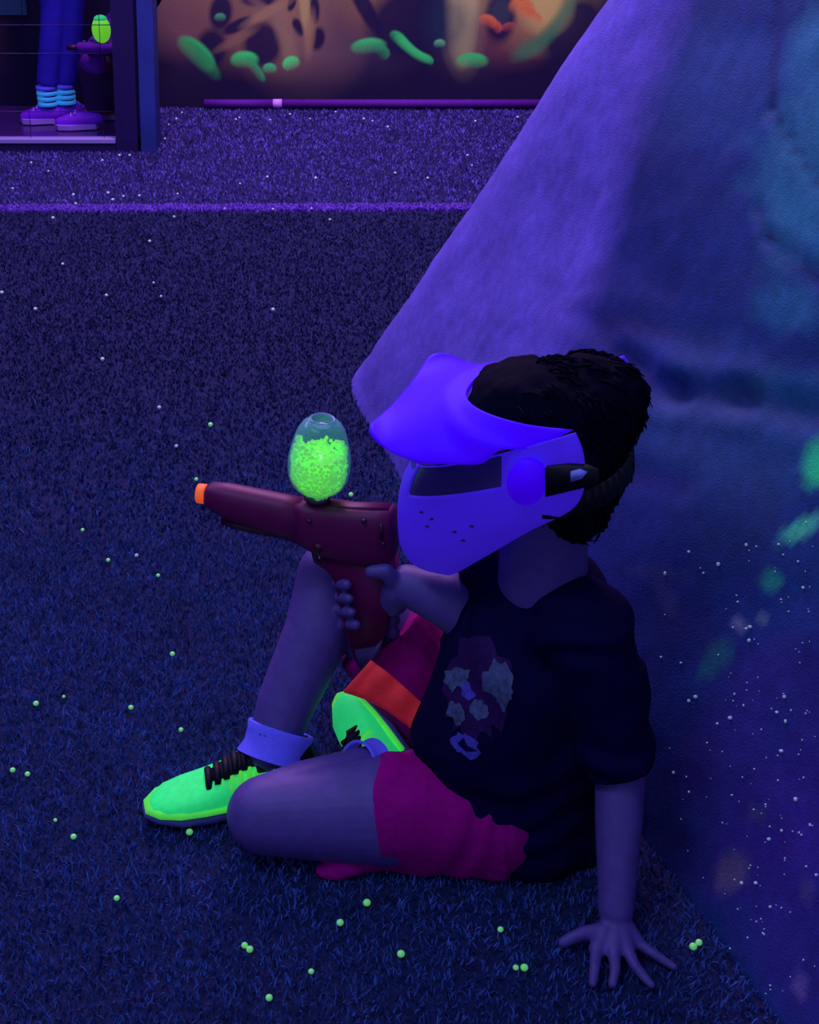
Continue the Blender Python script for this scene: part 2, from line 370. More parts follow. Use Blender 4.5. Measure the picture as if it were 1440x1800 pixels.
# ------------------------------------------------------------------ glazed screen at the back left
YG = 5.12
def gx(px): return at(px, 200, y=YG).x
root = empty('glazed_screen', (gx(100), YG, 0), 'dark framed glazed screen standing on the turf at the back left', 'screen')
HT = 2.1
bm = bmesh.new(); box(bm, (gx(201), YG-.03, 0), (gx(239), YG+.05, HT)); bevel(bm, .004); bm_obj('stile', bm, M['frame'], root, False)
bm = bmesh.new(); box(bm, (gx(-420), YG-.03, 0), (gx(-385), YG+.05, HT)); bevel(bm, .004); bm_obj('stile', bm, M['frame'], root, False)
bm = bmesh.new(); box(bm, (gx(-420), YG-.03, HT), (gx(272), YG+.05, HT+.08)); bevel(bm, .004); bm_obj('top_rail', bm, M['frame'], root, False)
bm = bmesh.new(); box(bm, (gx(-385), YG-.025, .0), (gx(201), YG+.05, .034)); bm_obj('bottom_rail', bm, M['frame'], root, False)
bm = bmesh.new(); box(bm, (gx(-385), YG-.03, .034), (gx(200), YG+.02, .047)); o = bm_obj('sill', bm, M['sill'], root, False); o['label'] = 'pale metal sill strip'
bm = bmesh.new(); box(bm, (gx(245), YG-.03, .0), (gx(272), YG+.07, HT)); bevel(bm, .005); o = bm_obj('side_board', bm, M['frameblue'], root, False); o['label'] = 'blue side board'
bm = bmesh.new(); box(bm, (gx(239), YG-.01, .05), (gx(245), YG+.04, HT)); bm_obj('joint_strip', bm, M['frame'], root, False)
bm = bmesh.new(); box(bm, (gx(-385), YG+.004, .047), (gx(201), YG+.008, HT)); bm_obj('pane', bm, M['glass'], root, False)
for py in (-60, 44, 94, 196):
    z = at(100, py, y=YG).z; bm = bmesh.new(); tube(bm, [(gx(-385), YG+.001, z), (gx(201), YG+.001, z)], .0015, 6); bm_obj('wire', bm, M['frame'], root)
for px in (178, 48, -110, -250):
    bm = bmesh.new(); tube(bm, [(gx(px), YG-.001, .047), (gx(px), YG-.001, HT)], .0012, 6); bm_obj('wire', bm, M['frame'], root)
for ch_ in root.children:
    for v in ch_.data.vertices: v.co.x += .056*v.co.z
bm = bmesh.new(); box(bm, (-2.6, YG+.06, .0), (gx(225), YW-.02, .012)); tag(bm_obj('floor_mat', bm, M['mat'], smooth=False), 'shiny dark purple mat on the floor behind the glazed screen', 'mat')
bm = bmesh.new(); box(bm, (-2.5, YW-.02, .36), (at(46, 20, y=YW-.02).x, YW-.004, 1.0)); bevel(bm, .004)
tag(bm_obj('wall_panel', bm, mat('teal_panel', alb(44, 74, 128), .6, .3, .15, 8), smooth=False), 'dim teal panel on the wall behind the glazed screen', 'panel')

# ------------------------------------------------------------------ inflatable bunker
A = Vector((-.205, 3.17, 0)); B = Vector((.55, .78, 0)); AP = Vector((.93, 2.10, 2.05))
bdir = (B-A).normalized(); pdir = Vector((-bdir.y, bdir.x, 0))
if pdir.x < 0: pdir = -pdir
wdt = 2*(AP-A).dot(pdir); Cc = B+pdir*wdt; D = A+pdir*wdt
corners = [A, B, Cc, D]
def ring(t):
    pts = []; zz = AP.z*t
    cs = [lerp(c, Vector((AP.x, AP.y, 0)), t) for c in corners]; r = .30*(1-t)+.10*(1-(1-t)**3)*(1-t)+.005
    counts = [150, 20, 20, 20]
    for i in range(4):
        c0, c1, c2, c3 = cs[i-1], cs[i], cs[(i+1) % 4], cs[(i+2) % 4]
        e1 = (c1-c0).normalized(); e2 = (c2-c1).normalized(); e3 = (c3-c2).normalized()
        # arc at c1
        p, q = c1-e1*r, c1+e2*r
        for k in range(14):
            s = k/14; pts.append(((1-s)**2*p+2*s*(1-s)*c1+s*s*q, i, 0))
        q2 = c2-e2*r; n = counts[i]
        for k in range(n):
            s = k/n; nrm = Vector((e2.y, -e2.x, 0))
            if nrm.dot(lerp(q, q2, .5)-Vector((AP.x, AP.y, 0))) < 0: nrm = -nrm
            pts.append((lerp(q, q2, s)+nrm*(.05*math.sin(math.pi*s)*(1-t)*math.sin(math.pi*min(1, t*3+.15))), i, s))
    return [Vector((p.x, p.y, zz)) for p, _, _ in pts]
NT = 170; rings = [ring(min(.985, (k/NT)**1.0)) for k in range(NT+1)]
nr = len(rings[0]); VV = [p for r_ in rings for p in r_]
fcs = [(k*nr+j, k*nr+(j+1) % nr, (k+1)*nr+(j+1) % nr, (k+1)*nr+j) for k in range(NT) for j in range(nr)]
fcs.append(tuple(NT*nr+j for j in range(nr)))
# wrinkles, paint and some light and shade put into the colour (strokes given where they lie on the vinyl)
folds = [((1100, 640), (1180, 690), .030, .020), ((1180, 690), (1300, 700), .030, .022), ((1300, 700), (1440, 728), .032, .020), ((1020, 560), (1110, 640), .024, .010),
         ((1060, 560), (1250, 600), .03, .008), ((1080, 820), (1200, 850), .03, .010), ((1365, 0), (1352, 190), .014, .010), ((1352, 190), (1440, 330), .014, .008), ((1330, 360), (1350, 420), .014, .008), ((1350, 420), (1440, 490), .016, .012)]
def segd(p, a, b):
    ax, ay = a; bx, by = b; L2 = (bx-ax)**2+(by-ay)**2; t = max(0, min(1, ((p[0]-ax)*(bx-ax)+(p[1]-ay)*(by-ay))/L2))
    return math.hypot(p[0]-ax-t*(bx-ax), p[1]-ay-t*(by-ay))
nface = (B-A).cross(AP-A).normalized()
if nface.x > 0: nface = -nface
cols = []; NV = []
def mixc(c, d, a): return tuple(x*(1-a)+y*a for x, y in zip(c, d))
paintdots = [(1440, 812, 36, 44, .2, (32, 200, 128), .95), (1408, 928, 40, 17, -.45, (56, 158, 150), .85), (1357, 1020, 20, 20, 0, (24, 118, 124), .7), (1262, 1150, 34, 22, -.9, (16, 96, 110), .6), (1238, 1180, 18, 18, 0, (16, 96, 110), .5),
             (1440, 110, 75, 100, 0, (34, 96, 160), .75), (1300, 150, 130, 130, .3, (30, 64, 150), .45), (1460, 330, 150, 150, 0, (30, 98, 158), .65), (1390, 540, 70, 50, 0, (30, 86, 150), .55), (1250, 620, 110, 60, .3, (34, 60, 132), .4),
             (1300, 770, 230, 90, .1, (32, 66, 136), .45), (1420, 690, 90, 40, 0, (34, 84, 150), .4), (1400, 1330, 190, 260, 0, (46, 26, 140), .55), (1440, 1600, 160, 260, 0, (56, 30, 160), .5), (1300, 900, 100, 80, 0, (28, 50, 110), .3)]
greydabs = [(1285, 1535, 22, 30, .5, (98, 84, 140), .6), (1420, 1565, 12, 20, 0, (84, 72, 150), .4), (1405, 1735, 10, 22, 0, (110, 90, 190), .5), (1330, 1430, 16, 12, 0, (70, 70, 120), .5), (1295, 1100, 18, 9, .8, (110, 110, 170), .5), (1340, 1085, 12, 8, .3, (90, 110, 150), .5), (1170, 1050, 12, 40, -.4, (60, 60, 130), .3), (1150, 1005, 60, 8, .1, (50, 50, 110), .4)]
base = (20, 26, 116)
for v in VV:
    px, py = proj(v); nz1 = noise.noise(v*9); nz2 = noise.noise(v*34)
    vis = v.z > 0 and (v-A).dot(pdir) < wdt*.5
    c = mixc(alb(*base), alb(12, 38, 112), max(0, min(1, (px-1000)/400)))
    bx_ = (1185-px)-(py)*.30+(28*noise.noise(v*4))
    c = mixc(c, alb(76, 64, 200), .75*max(0, min(1, bx_/70+.5)))  # lighter far-edge band: back light on the rounded corner painted into the colour
    d = 0.0
    if vis:
        for x, y, rx, ry, ro, cc, al in paintdots+greydabs:
            dx, dy = px-x, py-y; cr, sr = math.cos(ro), math.sin(ro)
            q = math.hypot((dx*cr+dy*sr)/rx, (-dx*sr+dy*cr)/ry)*(1+.35*nz1+.25*nz2)
            if q < 1.25: c = mixc(c, alb(*cc), al*max(0, min(1, (1.25-q)/.6)))
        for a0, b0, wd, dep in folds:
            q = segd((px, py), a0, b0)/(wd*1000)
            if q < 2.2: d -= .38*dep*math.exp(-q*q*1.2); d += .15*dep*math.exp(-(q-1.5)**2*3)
            if q < .9 and px > 1040: c = mixc(c, alb(20, 16, 80), .45*(1-q/.9))  # folds darkened in the colour: crease shade along with painted wavy lines
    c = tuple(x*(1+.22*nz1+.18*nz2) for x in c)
    d += .006*noise.noise(v*5)+.0022*noise.noise(v*16)+.001*nz2
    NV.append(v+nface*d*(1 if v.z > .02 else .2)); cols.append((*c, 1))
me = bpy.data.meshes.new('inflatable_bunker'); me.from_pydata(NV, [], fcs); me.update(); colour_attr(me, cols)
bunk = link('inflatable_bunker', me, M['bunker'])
tag(bunk, 'tall sloping blue-violet painted inflatable bunker behind the seated player', 'bunker')
bvh = BVHTree.FromPolygons(NV, fcs)
# dried specks stuck on the vinyl, too small to pick apart singly
bm = bmesh.new()
sp_ = [(1163, 1155), (1198, 1165), (1292, 1220), (1308, 1240), (1262, 1272), (1285, 1262), (1382, 1268), (1367, 1252), (1375, 1320), (1185, 1358), (1212, 1392), (1353, 1475), (1375, 1460), (1425, 1450), (1400, 1405), (1436, 1538), (1305, 1552), (1330, 1552), (1355, 1594), (1313, 958), (1298, 1058), (1313, 1105), (1320, 1102), (1318, 1126), (1413, 1033), (1404, 987), (1418, 918), (1170, 1008), (1212, 970), (1224, 1225), (1212, 1232), (1380, 1225), (1370, 957), (1264, 992)]
random.seed(3)
sp_ += [(random.gauss(1350, 75), random.uniform(950, 1750)) for _ in range(150)]
for px, py in sp_:
    d = ray(px, py).normalized(); h = bvh.ray_cast(CAMP, d)
    if h[0] is None: continue
    n = h[1] if h[1].dot(d) < 0 else -h[1]
    big = sp_.index((px, py)) < 34
    r = random.uniform(.0016, .0028) if big else random.uniform(.0006, .0014)
    bmesh.ops.create_icosphere(bm, subdivisions=1, radius=r, matrix=Matrix.Translation(h[0]+n*r*.4) @ Matrix.Diagonal((random.uniform(.7, 1.4), 1, random.uniform(.7, 1.3), 1)))
o = bm_obj('paint_specks', bm, M['pelletpale'], bunk); o['kind'] = 'stuff'; o['label'] = 'tiny pale specks stuck to the bunker'

# ------------------------------------------------------------------ gel balls on the turf
pel = [(370, 745), (617, 868), (345, 841), (145, 930), (190, 983), (278, 1010), (303, 1148), (230, 1242), (112, 1223), (63, 1235), (318, 1281), (22, 1352), (48, 1359), (333, 1461), (129, 1469), (205, 1577), (97, 1440), (430, 1660), (439, 1667), (598, 1620), (645, 1585), (705, 1675), (880, 1632), (907, 1699), (922, 1699), (547, 1706), (473, 1752), (1219, 1662), (1229, 1655)]
pel2 = [(310, 783), (283, 520), (270, 496), (187, 518), (62, 542), (3, 513), (306, 380), (263, 423), (190, 338), (129, 341), (133, 357), (217, 344), (245, 343), (312, 340), (422, 322), (470, 310), (555, 312), (695, 303), (580, 385), (548, 366), (590, 196), (682, 222), (655, 212), (640, 208), (545, 208), (475, 210), (415, 209), (421, 206), (510, 200), (836, 212), (910, 205), (822, 272), (830, 290), (752, 312), (180, 281), (55, 285), (85, 300), (228, 272), (210, 272), (297, 218), (279, 226), (290, 243), (110, 463), (480, 543), (180, 630), (280, 715), (240, 975), (93, 382), (395, 366), (480, 367), (310, 208), (320, 197), (22, 330), (198, 350)]
sph = {}
for key, r in (('g', .0046), ('p', .0034)):
    bm = bmesh.new(); bmesh.ops.create_icosphere(bm, subdivisions=2, radius=r)
    me = bpy.data.meshes.new('gel_ball'); bm.to_mesh(me); bm.free(); me.polygons.foreach_set('use_smooth', [True]*len(me.polygons))
    me.materials.append(M['pellet' if key == 'g' else 'pelletpale']); sph[key] = me
LM = [('toe of the green shoe', 240, 1390), ('orange blaster tip', 356, 868), ('planted hand', 1085, 1690), ('foot of the red shorts', 700, 1540), ('corner post of the glazed screen', 258, 262),
      ('pale pipe joint', 488, 188), ('far end of the visible line marking', 835, 366), ('sill of the glazed screen', 90, 250), ('hopper of the blaster', 558, 800), ('mural wall beside the bunker', 900, 195),
      ('left end of the line marking', 20, 370), ('bare turf at the lower left', 150, 1560), ('turf beside the raised shin', 400, 1150), ('bare turf left of the blaster', 130, 560)]
ORD = ['nearest', 'second nearest', 'third nearest', 'fourth nearest', 'fifth nearest', 'sixth nearest', 'seventh nearest', 'eighth nearest', 'ninth nearest', 'tenth nearest', 'eleventh nearest', 'twelfth nearest', 'thirteenth nearest', 'fourteenth nearest', 'fifteenth nearest', 'sixteenth nearest', 'seventeenth nearest', 'eighteenth nearest']
near_to = {}
for q in pel+pel2:
    k = min(LM, key=lambda l: math.hypot(q[0]-l[1], q[1]-l[2])); near_to.setdefault(k, []).append(q)
lab = {}
for k, qs in near_to.items():
    for green in (True, False):
        sub = sorted([q for q in qs if (q in pel) == green], key=lambda q: math.hypot(q[0]-k[1], q[1]-k[2]))
        for r_, q in enumerate(sub): lab[q] = ('green' if green else 'small pale')+' gel ball '+ORD[r_]+' to the '+k[0]
for px, py in pel+pel2:
    near_ = (px, py) in pel; s = 1.0 if near_ else 1.35
    p = at(px, py, z=.010); o = bpy.data.objects.new('gel_ball', sph['g' if near_ else 'p']); C.objects.link(o)
    k = random.uniform(.75, 1.15)*s*(.75 if (px, py) in ((345, 841), (97, 1440), (547, 1706), (112, 1223)) else 1)
    o.location = (p.x, p.y, .0085); o.scale = (k, k, k*.9)
    tag(o, lab[(px, py)], 'gel ball', 'green gel balls near the player' if near_ else 'pale gel balls on the far turf')

# ------------------------------------------------------------------ the seated player
root = empty('person', (.16, 1.52, 0), 'person in blue visor mask, black t-shirt and red shorts, sitting on the turf', 'person')
HL = at(862, 1420, y=1.46); HR = at(855, 1330, y=1.62)
KL = at(468, 1432, z=.062); AL = at(652, 1352, z=.088)
KR = at(578, 1005, y=1.69); AR = at(476, 1318, z=.085)
SL = at(1030, 1105, y=1.44); SR = at(880, 1060, y=1.60)
EL = at(1090, 1375, y=1.385); WL = at(1083, 1600, z=.045)
ER = at(835, 1086, y=1.56); WR = at(716, 1028, y=1.585)
PEL = lerp(HL, HR, .5)+Vector((.01, 0, .02)); CH = lerp(SL, SR, .5)
NK = at(955, 1000, y=1.50)
# head frame: turned a little away from the camera, nodding down
yaw = math.radians(24); F = Vector((-math.cos(yaw), math.sin(yaw), -.10)).normalized(); Lv = Vector((0, 0, 1)).cross(F).normalized()
roll = math.radians(6); Lv = (Lv*math.cos(roll)-Vector((0, 0, 1))*math.sin(roll)).normalized(); Lv = (Lv-F*Lv.dot(F)).normalized(); U = F.cross(Lv).normalized()
HC = at(925, 805, y=1.50)
Rh = Matrix((F, Lv, U)).transposed()
def hp(px, py, l): return on_plane(px, py, HC+Lv*l, Lv)
def hl(f, l, u): return HC+F*f+Lv*l+U*u
bm = bmesh.new()
ell(bm, hl(-.01, 0, .015), (.093, .074, .098), Rh)            # skull
ell(bm, hl(.035, 0, -.045), (.055, .052, .062), Rh)           # jaw
cap(bm, hl(.075, 0, -.01), .012, hl(.092, 0, -.035), .012)    # nose
cap(bm, hl(.072, .018, -.062), .010, hl(.072, -.018, -.062), .010)   # lips
for s in (1, -1): ell(bm, hl(-.015, .074*s, -.02), (.018, .010, .028), Rh)   # ears
cap(bm, hl(-.02, 0, -.05), .050, lerp(NK, CH, .3), .056)
chain(bm, [(CH+Vector((0, 0, .0)), .075), (lerp(CH, PEL, .5), .090), (PEL, .095)])
cap(bm, SL, .048, SR, .048)
chain(bm, [(SL, .045), (EL, .031), (lerp(EL, WL, .3), .0295), (WL, .0215)])
chain(bm, [(SR, .045), (ER, .040), (lerp(ER, WR, .4)+Vector((0,0,.008)), .037), (WR, .027)])
chain(bm, [(HL, .080), (lerp(HL, KL, .5), .072), (KL, .052), (lerp(KL, AL, .4), .048), (AL, .032)])
chain(bm, [(HR, .080), (lerp(HR, KR, .5), .066), (KR+Vector((0, 0, -.002)), .043), (lerp(KR, AR, .33)+Vector((.012, 0, 0)), .047), (lerp(KR, AR, .75), .040), (AR, .033)])
# planted hand
def hz(px, py, z): return at(px, py, z=z)
kn = [hz(1049, 1668, .022), hz(1079, 1672, .023), hz(1102, 1668, .022), hz(1118, 1655, .020)]
for k in kn: cap(bm, WL+Vector((0, -.004, -.012)), .017, k, .0105)
fing = [[(kn[0], .0082), (hz(1046, 1700, .020), .0070), (hz(1042, 1729, .011), .0058)],
        [(kn[1], .0082), (hz(1082, 1702, .020), .0070), (hz(1077, 1731, .011), .0058)],
        [(kn[2], .0083), (hz(1117, 1698, .019), .0070), (hz(1133, 1718, .013), .0062), (hz(1146, 1732, .010), .0052)],
        [(kn[3], .0080), (hz(1146, 1674, .018), .0066), (hz(1170, 1690, .013), .0058), (hz(1186, 1701, .010), .0050)],
        [(hz(1062, 1640, .030), .0130), (hz(1030, 1640, .022), .0098), (hz(1008, 1648, .016), .0085), (hz(990, 1657, .012), .0075)]]
for f in fing: chain(bm, f)
# hand round the grip
GY = 1.60
GD = Vector((-math.cos(math.radians(14)), math.sin(math.radians(14)), 0)); GN = Vector((GD.y, -GD.x, 0)).normalized()
if GN.y > 0: GN = -GN        # towards the camera
G0 = at(650, 980, y=GY)
def gp(px, py, o=0.0): return on_plane(px, py, G0+GN*o, GN)
chain(bm, [(WR, .0235), (gp(700, 1035, .004), .024), (gp(690, 1055, -.005), .022)])
chain(bm, [(gp(700, 1030, .012), .014), (gp(678, 1004, .024), .0105), (gp(652, 1005, .026), .0088)])            # thumb on the near side
for j, (yy, xx) in enumerate(((1026, 601), (1050, 605), (1074, 609), (1096, 617))):
    chain(bm, [(gp(690, yy+14, -.018), .0115), (gp(650, yy+4, -.030), .0095), (gp(xx-7, yy, -.012), .0088), (gp(xx-1, yy, .012), .0085), (gp(xx+9, yy+2, .020), .0075)])
body = fuse('body', bm, .0028, 5, M['skin'], root)
# eyes behind the lens
for s in (1, -1):
    bm = bmesh.new(); bmesh.ops.create_uvsphere(bm, u_segments=16, v_segments=10, radius=.0125, matrix=Matrix.Translation(hl(.068, .030*s, .004))); bm_obj('eye', bm, M['sole'], root)

# hair
bm = bmesh.new()
ell(bm, hl(-.016, 0, .032), (.096, .086, .089), Rh); ell(bm, hl(-.050, 0, .004), (.068, .083, .080), Rh); ell(bm, hl(-.066, .0, .00), (.056, .066, .068), Rh)
ell(bm, hl(.008, -.022, .070), (.060, .066, .040), Rh); ell(bm, hl(-.060, -.054, .046), (.074, .066, .062), Rh)
ell(bm, hl(-.064, 0, -.045), (.040, .060, .050), Rh)
hair = fuse('hair', bm, .006, 4, M['hair'], root, disp=lambda c, n: .006*noise.noise(c*28)+.003*noise.noise(c*80))
bm = bmesh.new(); random.seed(11)
hv = [v for v in hair.data.vertices]
for _ in range(500):
    v = random.choice(hv); p = v.co; n = v.normal
    if (p-HC).dot(F) > -.025: continue
    t = (-U*.8-F*.6+Lv*random.uniform(-.5, .5)); t = (t-n*t.dot(n)).normalized()
    L_ = random.uniform(.015, .03); pts = [p-t*L_*.5, p+n*.004, p+t*L_*.5+n*random.uniform(-.002, .002), p+t*L_+n*random.uniform(-.005, .002)]
    tube(bm, pts, [.0016, .002, .0014, .0004], 4)
bm_obj('hair_locks', bm, M['hair'], hair)['kind'] = 'stuff'

# t-shirt
bm = bmesh.new()
wob = lambda c, n: .0035*math.sin(c.z*70+8*noise.noise(c*9))*max(0, 1-abs(n.z)) + .006*noise.noise(c*13)
belly = at(880, 1290, y=1.50); lower = at(925, 1425, y=1.49)
chain(bm, [(CH+Vector((.005, 0, .005)), .088), (at(935, 1170, y=1.51), .112), (belly, .112), (lower, .108)])
ell(bm, at(965, 1440, y=1.50)+Vector((0, 0, .0)), (.115, .10, .095))
cap(bm, belly+Vector((.06, 0, .0)), .10, at(985, 1110, y=1.50), .085)
cap(bm, SL+Vector((-.004, .004, -.004)), .064, SR, .058)
cap(bm, at(965, 1035, y=1.50), .052, CH, .07)
cone(bm, SL, .060, at(1090, 1352, y=1.39), .042)
cone(bm, at(1050, 1180, y=1.43), .060, at(1090, 1352, y=1.39), .042)
cap(bm, SR, .058, ER+Vector((.01, 0, 0)), .050); cap(bm, at(868, 1015, y=1.57), .046, SR, .05)
cone(bm, at(868, 1120, y=1.555), .056, at(820, 1078, y=1.56), .050)
shirt = fuse('t_shirt', bm, .004, 8, M['shirt'], root, disp=wob)
zmin = .004
for v in shirt.data.vertices:
    if v.co.z < zmin: v.co.z = zmin
# printed picture on the shirt (loose shapes, flat print)
sme = shirt.data; sb = BVHTree.FromPolygons([v.co for v in sme.vertices], [p.vertices for p in sme.polygons])
def printpatch(name, poly, m, off=.0018, rough=.12):
    bm = bmesh.new(); n = 40; cx = sum(p[0] for p in poly)/len(poly); cy = sum(p[1] for p in poly)/len(poly)
    edge = []
    tot = len(poly)
    for k in range(n):
        s = k/n*tot; i = int(s); f = s-i; a, b = poly[i], poly[(i+1) % tot]
        x, y = lerp(a[0], b[0], f), lerp(a[1], b[1], f)
        q = 1+rough*noise.noise((x*.12, y*.12, 1)); edge.append((cx+(x-cx)*q, cy+(y-cy)*q))
    rows = []
    for r_ in range(1, 7):
        row = []
        for x, y in edge:
            X, Y = cx+(x-cx)*r_/6, cy+(y-cy)*r_/6; d = ray(X, Y).normalized(); h = sb.ray_cast(CAMP, d)
            if h[0] is None: h = sb.find_nearest(at(X, Y, y=1.42))
            nn = h[1] if h[1].dot(d) < 0 else -h[1]
            row.append(bm.verts.new(h[0]+nn*off))
        rows.append(row)
    d = ray(cx, cy).normalized(); h = sb.ray_cast(CAMP, d); cv = bm.verts.new(h[0]-d*off)
    for k in range(n): bm.faces.new((cv, rows[0][k], rows[0][(k+1) % n]))
    for a, b in zip(rows, rows[1:]):
        for k in range(n): bm.faces.new((a[k], b[k], b[(k+1) % n], a[(k+1) % n]))
    return bm_obj(name, bm, m, shirt)
printpatch('print_backing', [(815, 1115), (850, 1110), (880, 1150), (900, 1180), (895, 1250), (870, 1290), (840, 1300), (800, 1290), (785, 1240), (785, 1190), (800, 1150)], M['plum_print'], .0012, .3)
for poly, m in [([(870, 1160), (890, 1168), (906, 1195), (903, 1225), (890, 1245), (880, 1242), (868, 1222), (850, 1210), (850, 1180)], 'grey_print'),
                ([(786, 1182), (808, 1172), (826, 1180), (830, 1205), (822, 1215), (806, 1205), (798, 1218), (786, 1200)], 'grey_print'),
                ([(812, 1200), (826, 1202), (838, 1222), (828, 1232), (812, 1222)], 'blue_print'),
                ([(790, 1236), (806, 1232), (818, 1250), (818, 1268), (806, 1280), (798, 1262), (788, 1256)], 'grey_print'),
                ([(830, 1232), (850, 1228), (862, 1245), (856, 1262), (842, 1268), (826, 1250)], 'grey_print'),
                ([(793, 1297), (806, 1288), (820, 1290), (838, 1300), (848, 1325), (838, 1335), (818, 1328), (800, 1314)], 'blue_print')]:
    printpatch('print_shape', poly, M[m], .0024, .35)
printpatch('print_shape', [(806, 1306), (818, 1296), (824, 1310), (840, 1318), (822, 1320)], M['shirt'], .0032, .1)

# shorts
bm = bmesh.new()
qL = lerp(HL, KL, .70)
cone(bm, HL+Vector((.02, 0, -.005)), .090, at(604, 1432, y=1.475), .076)
cap(bm, HL, .086, HR, .082); cap(bm, HL, .084, lerp(HL, KL, .4), .078)
ell(bm, PEL, (.105, .12, .085))
kneeR = KR; hemR = lerp(HR, KR, .68)
dR = (KR-HR).normalized()
cone(bm, HR, .080, at(672, 1112, y=1.665), .072)
cap(bm, HR, .080, at(745, 1185, y=1.65), .070)
shorts = fuse('shorts', bm, .0035, 5, M['shorts'], root, disp=lambda c, n: .004*noise.noise(c*14)+.0022*math.sin(c.x*110+9*noise.noise(c*8)))
for v in shorts.data.vertices:
    if v.co.z < .004: v.co.z = .004
shb = BVHTree.FromPolygons([v.co for v in shorts.data.vertices], [p.vertices for p in shorts.data.polygons])
# orange band hanging along the lower edge of the raised leg, a folded strip of cloth with thickness
bm = bmesh.new(); rows = []
top = [(652, 1160), (680, 1180), (712, 1208), (746, 1240), (760, 1262)]; bot = [(604, 1214), (640, 1226), (680, 1246), (716, 1272), (748, 1300)]
for i in range(17):
    t = i/16*4; k = min(3, int(t)); f = t-k
    tx, ty = lerp(top[k][0], top[k+1][0], f), lerp(top[k][1], top[k+1][1], f); bx, by = lerp(bot[k][0], bot[k+1][0], f), lerp(bot[k][1], bot[k+1][1], f)
    row = []
    for j in range(7):
        s = j/6; X, Y = lerp(tx, bx, s), lerp(ty, by, s)
        yy = 1.505-.004*math.sin(s*3)+.003*math.sin(i*1.3)
        row.append(bm.verts.new(at(X, Y, y=yy)))
    rows.append(row)
for a, b in zip(rows, rows[1:]):
    for j in range(6): bm.faces.new((a[j], a[j+1], b[j+1], b[j]))
bmesh.ops.recalc_face_normals(bm, faces=bm.faces)
bmesh.ops.solidify(bm, geom=bm.faces[:], thickness=.003)
o = bm_obj('leg_band', bm, M['hem'], shorts); o['label'] = 'bright orange-red band'
# drape between band and thigh
bm = bmesh.new()
ell(bm, at(588, 1530, z=.008), (.026, .016, .011)); ell(bm, at(606, 1520, z=.012), (.030, .020, .016))
o = fuse('hem_fold', bm, .003, 3, M['shorts'], shorts)
for v in o.data.vertices: v.co.z = max(v.co.z, .003)

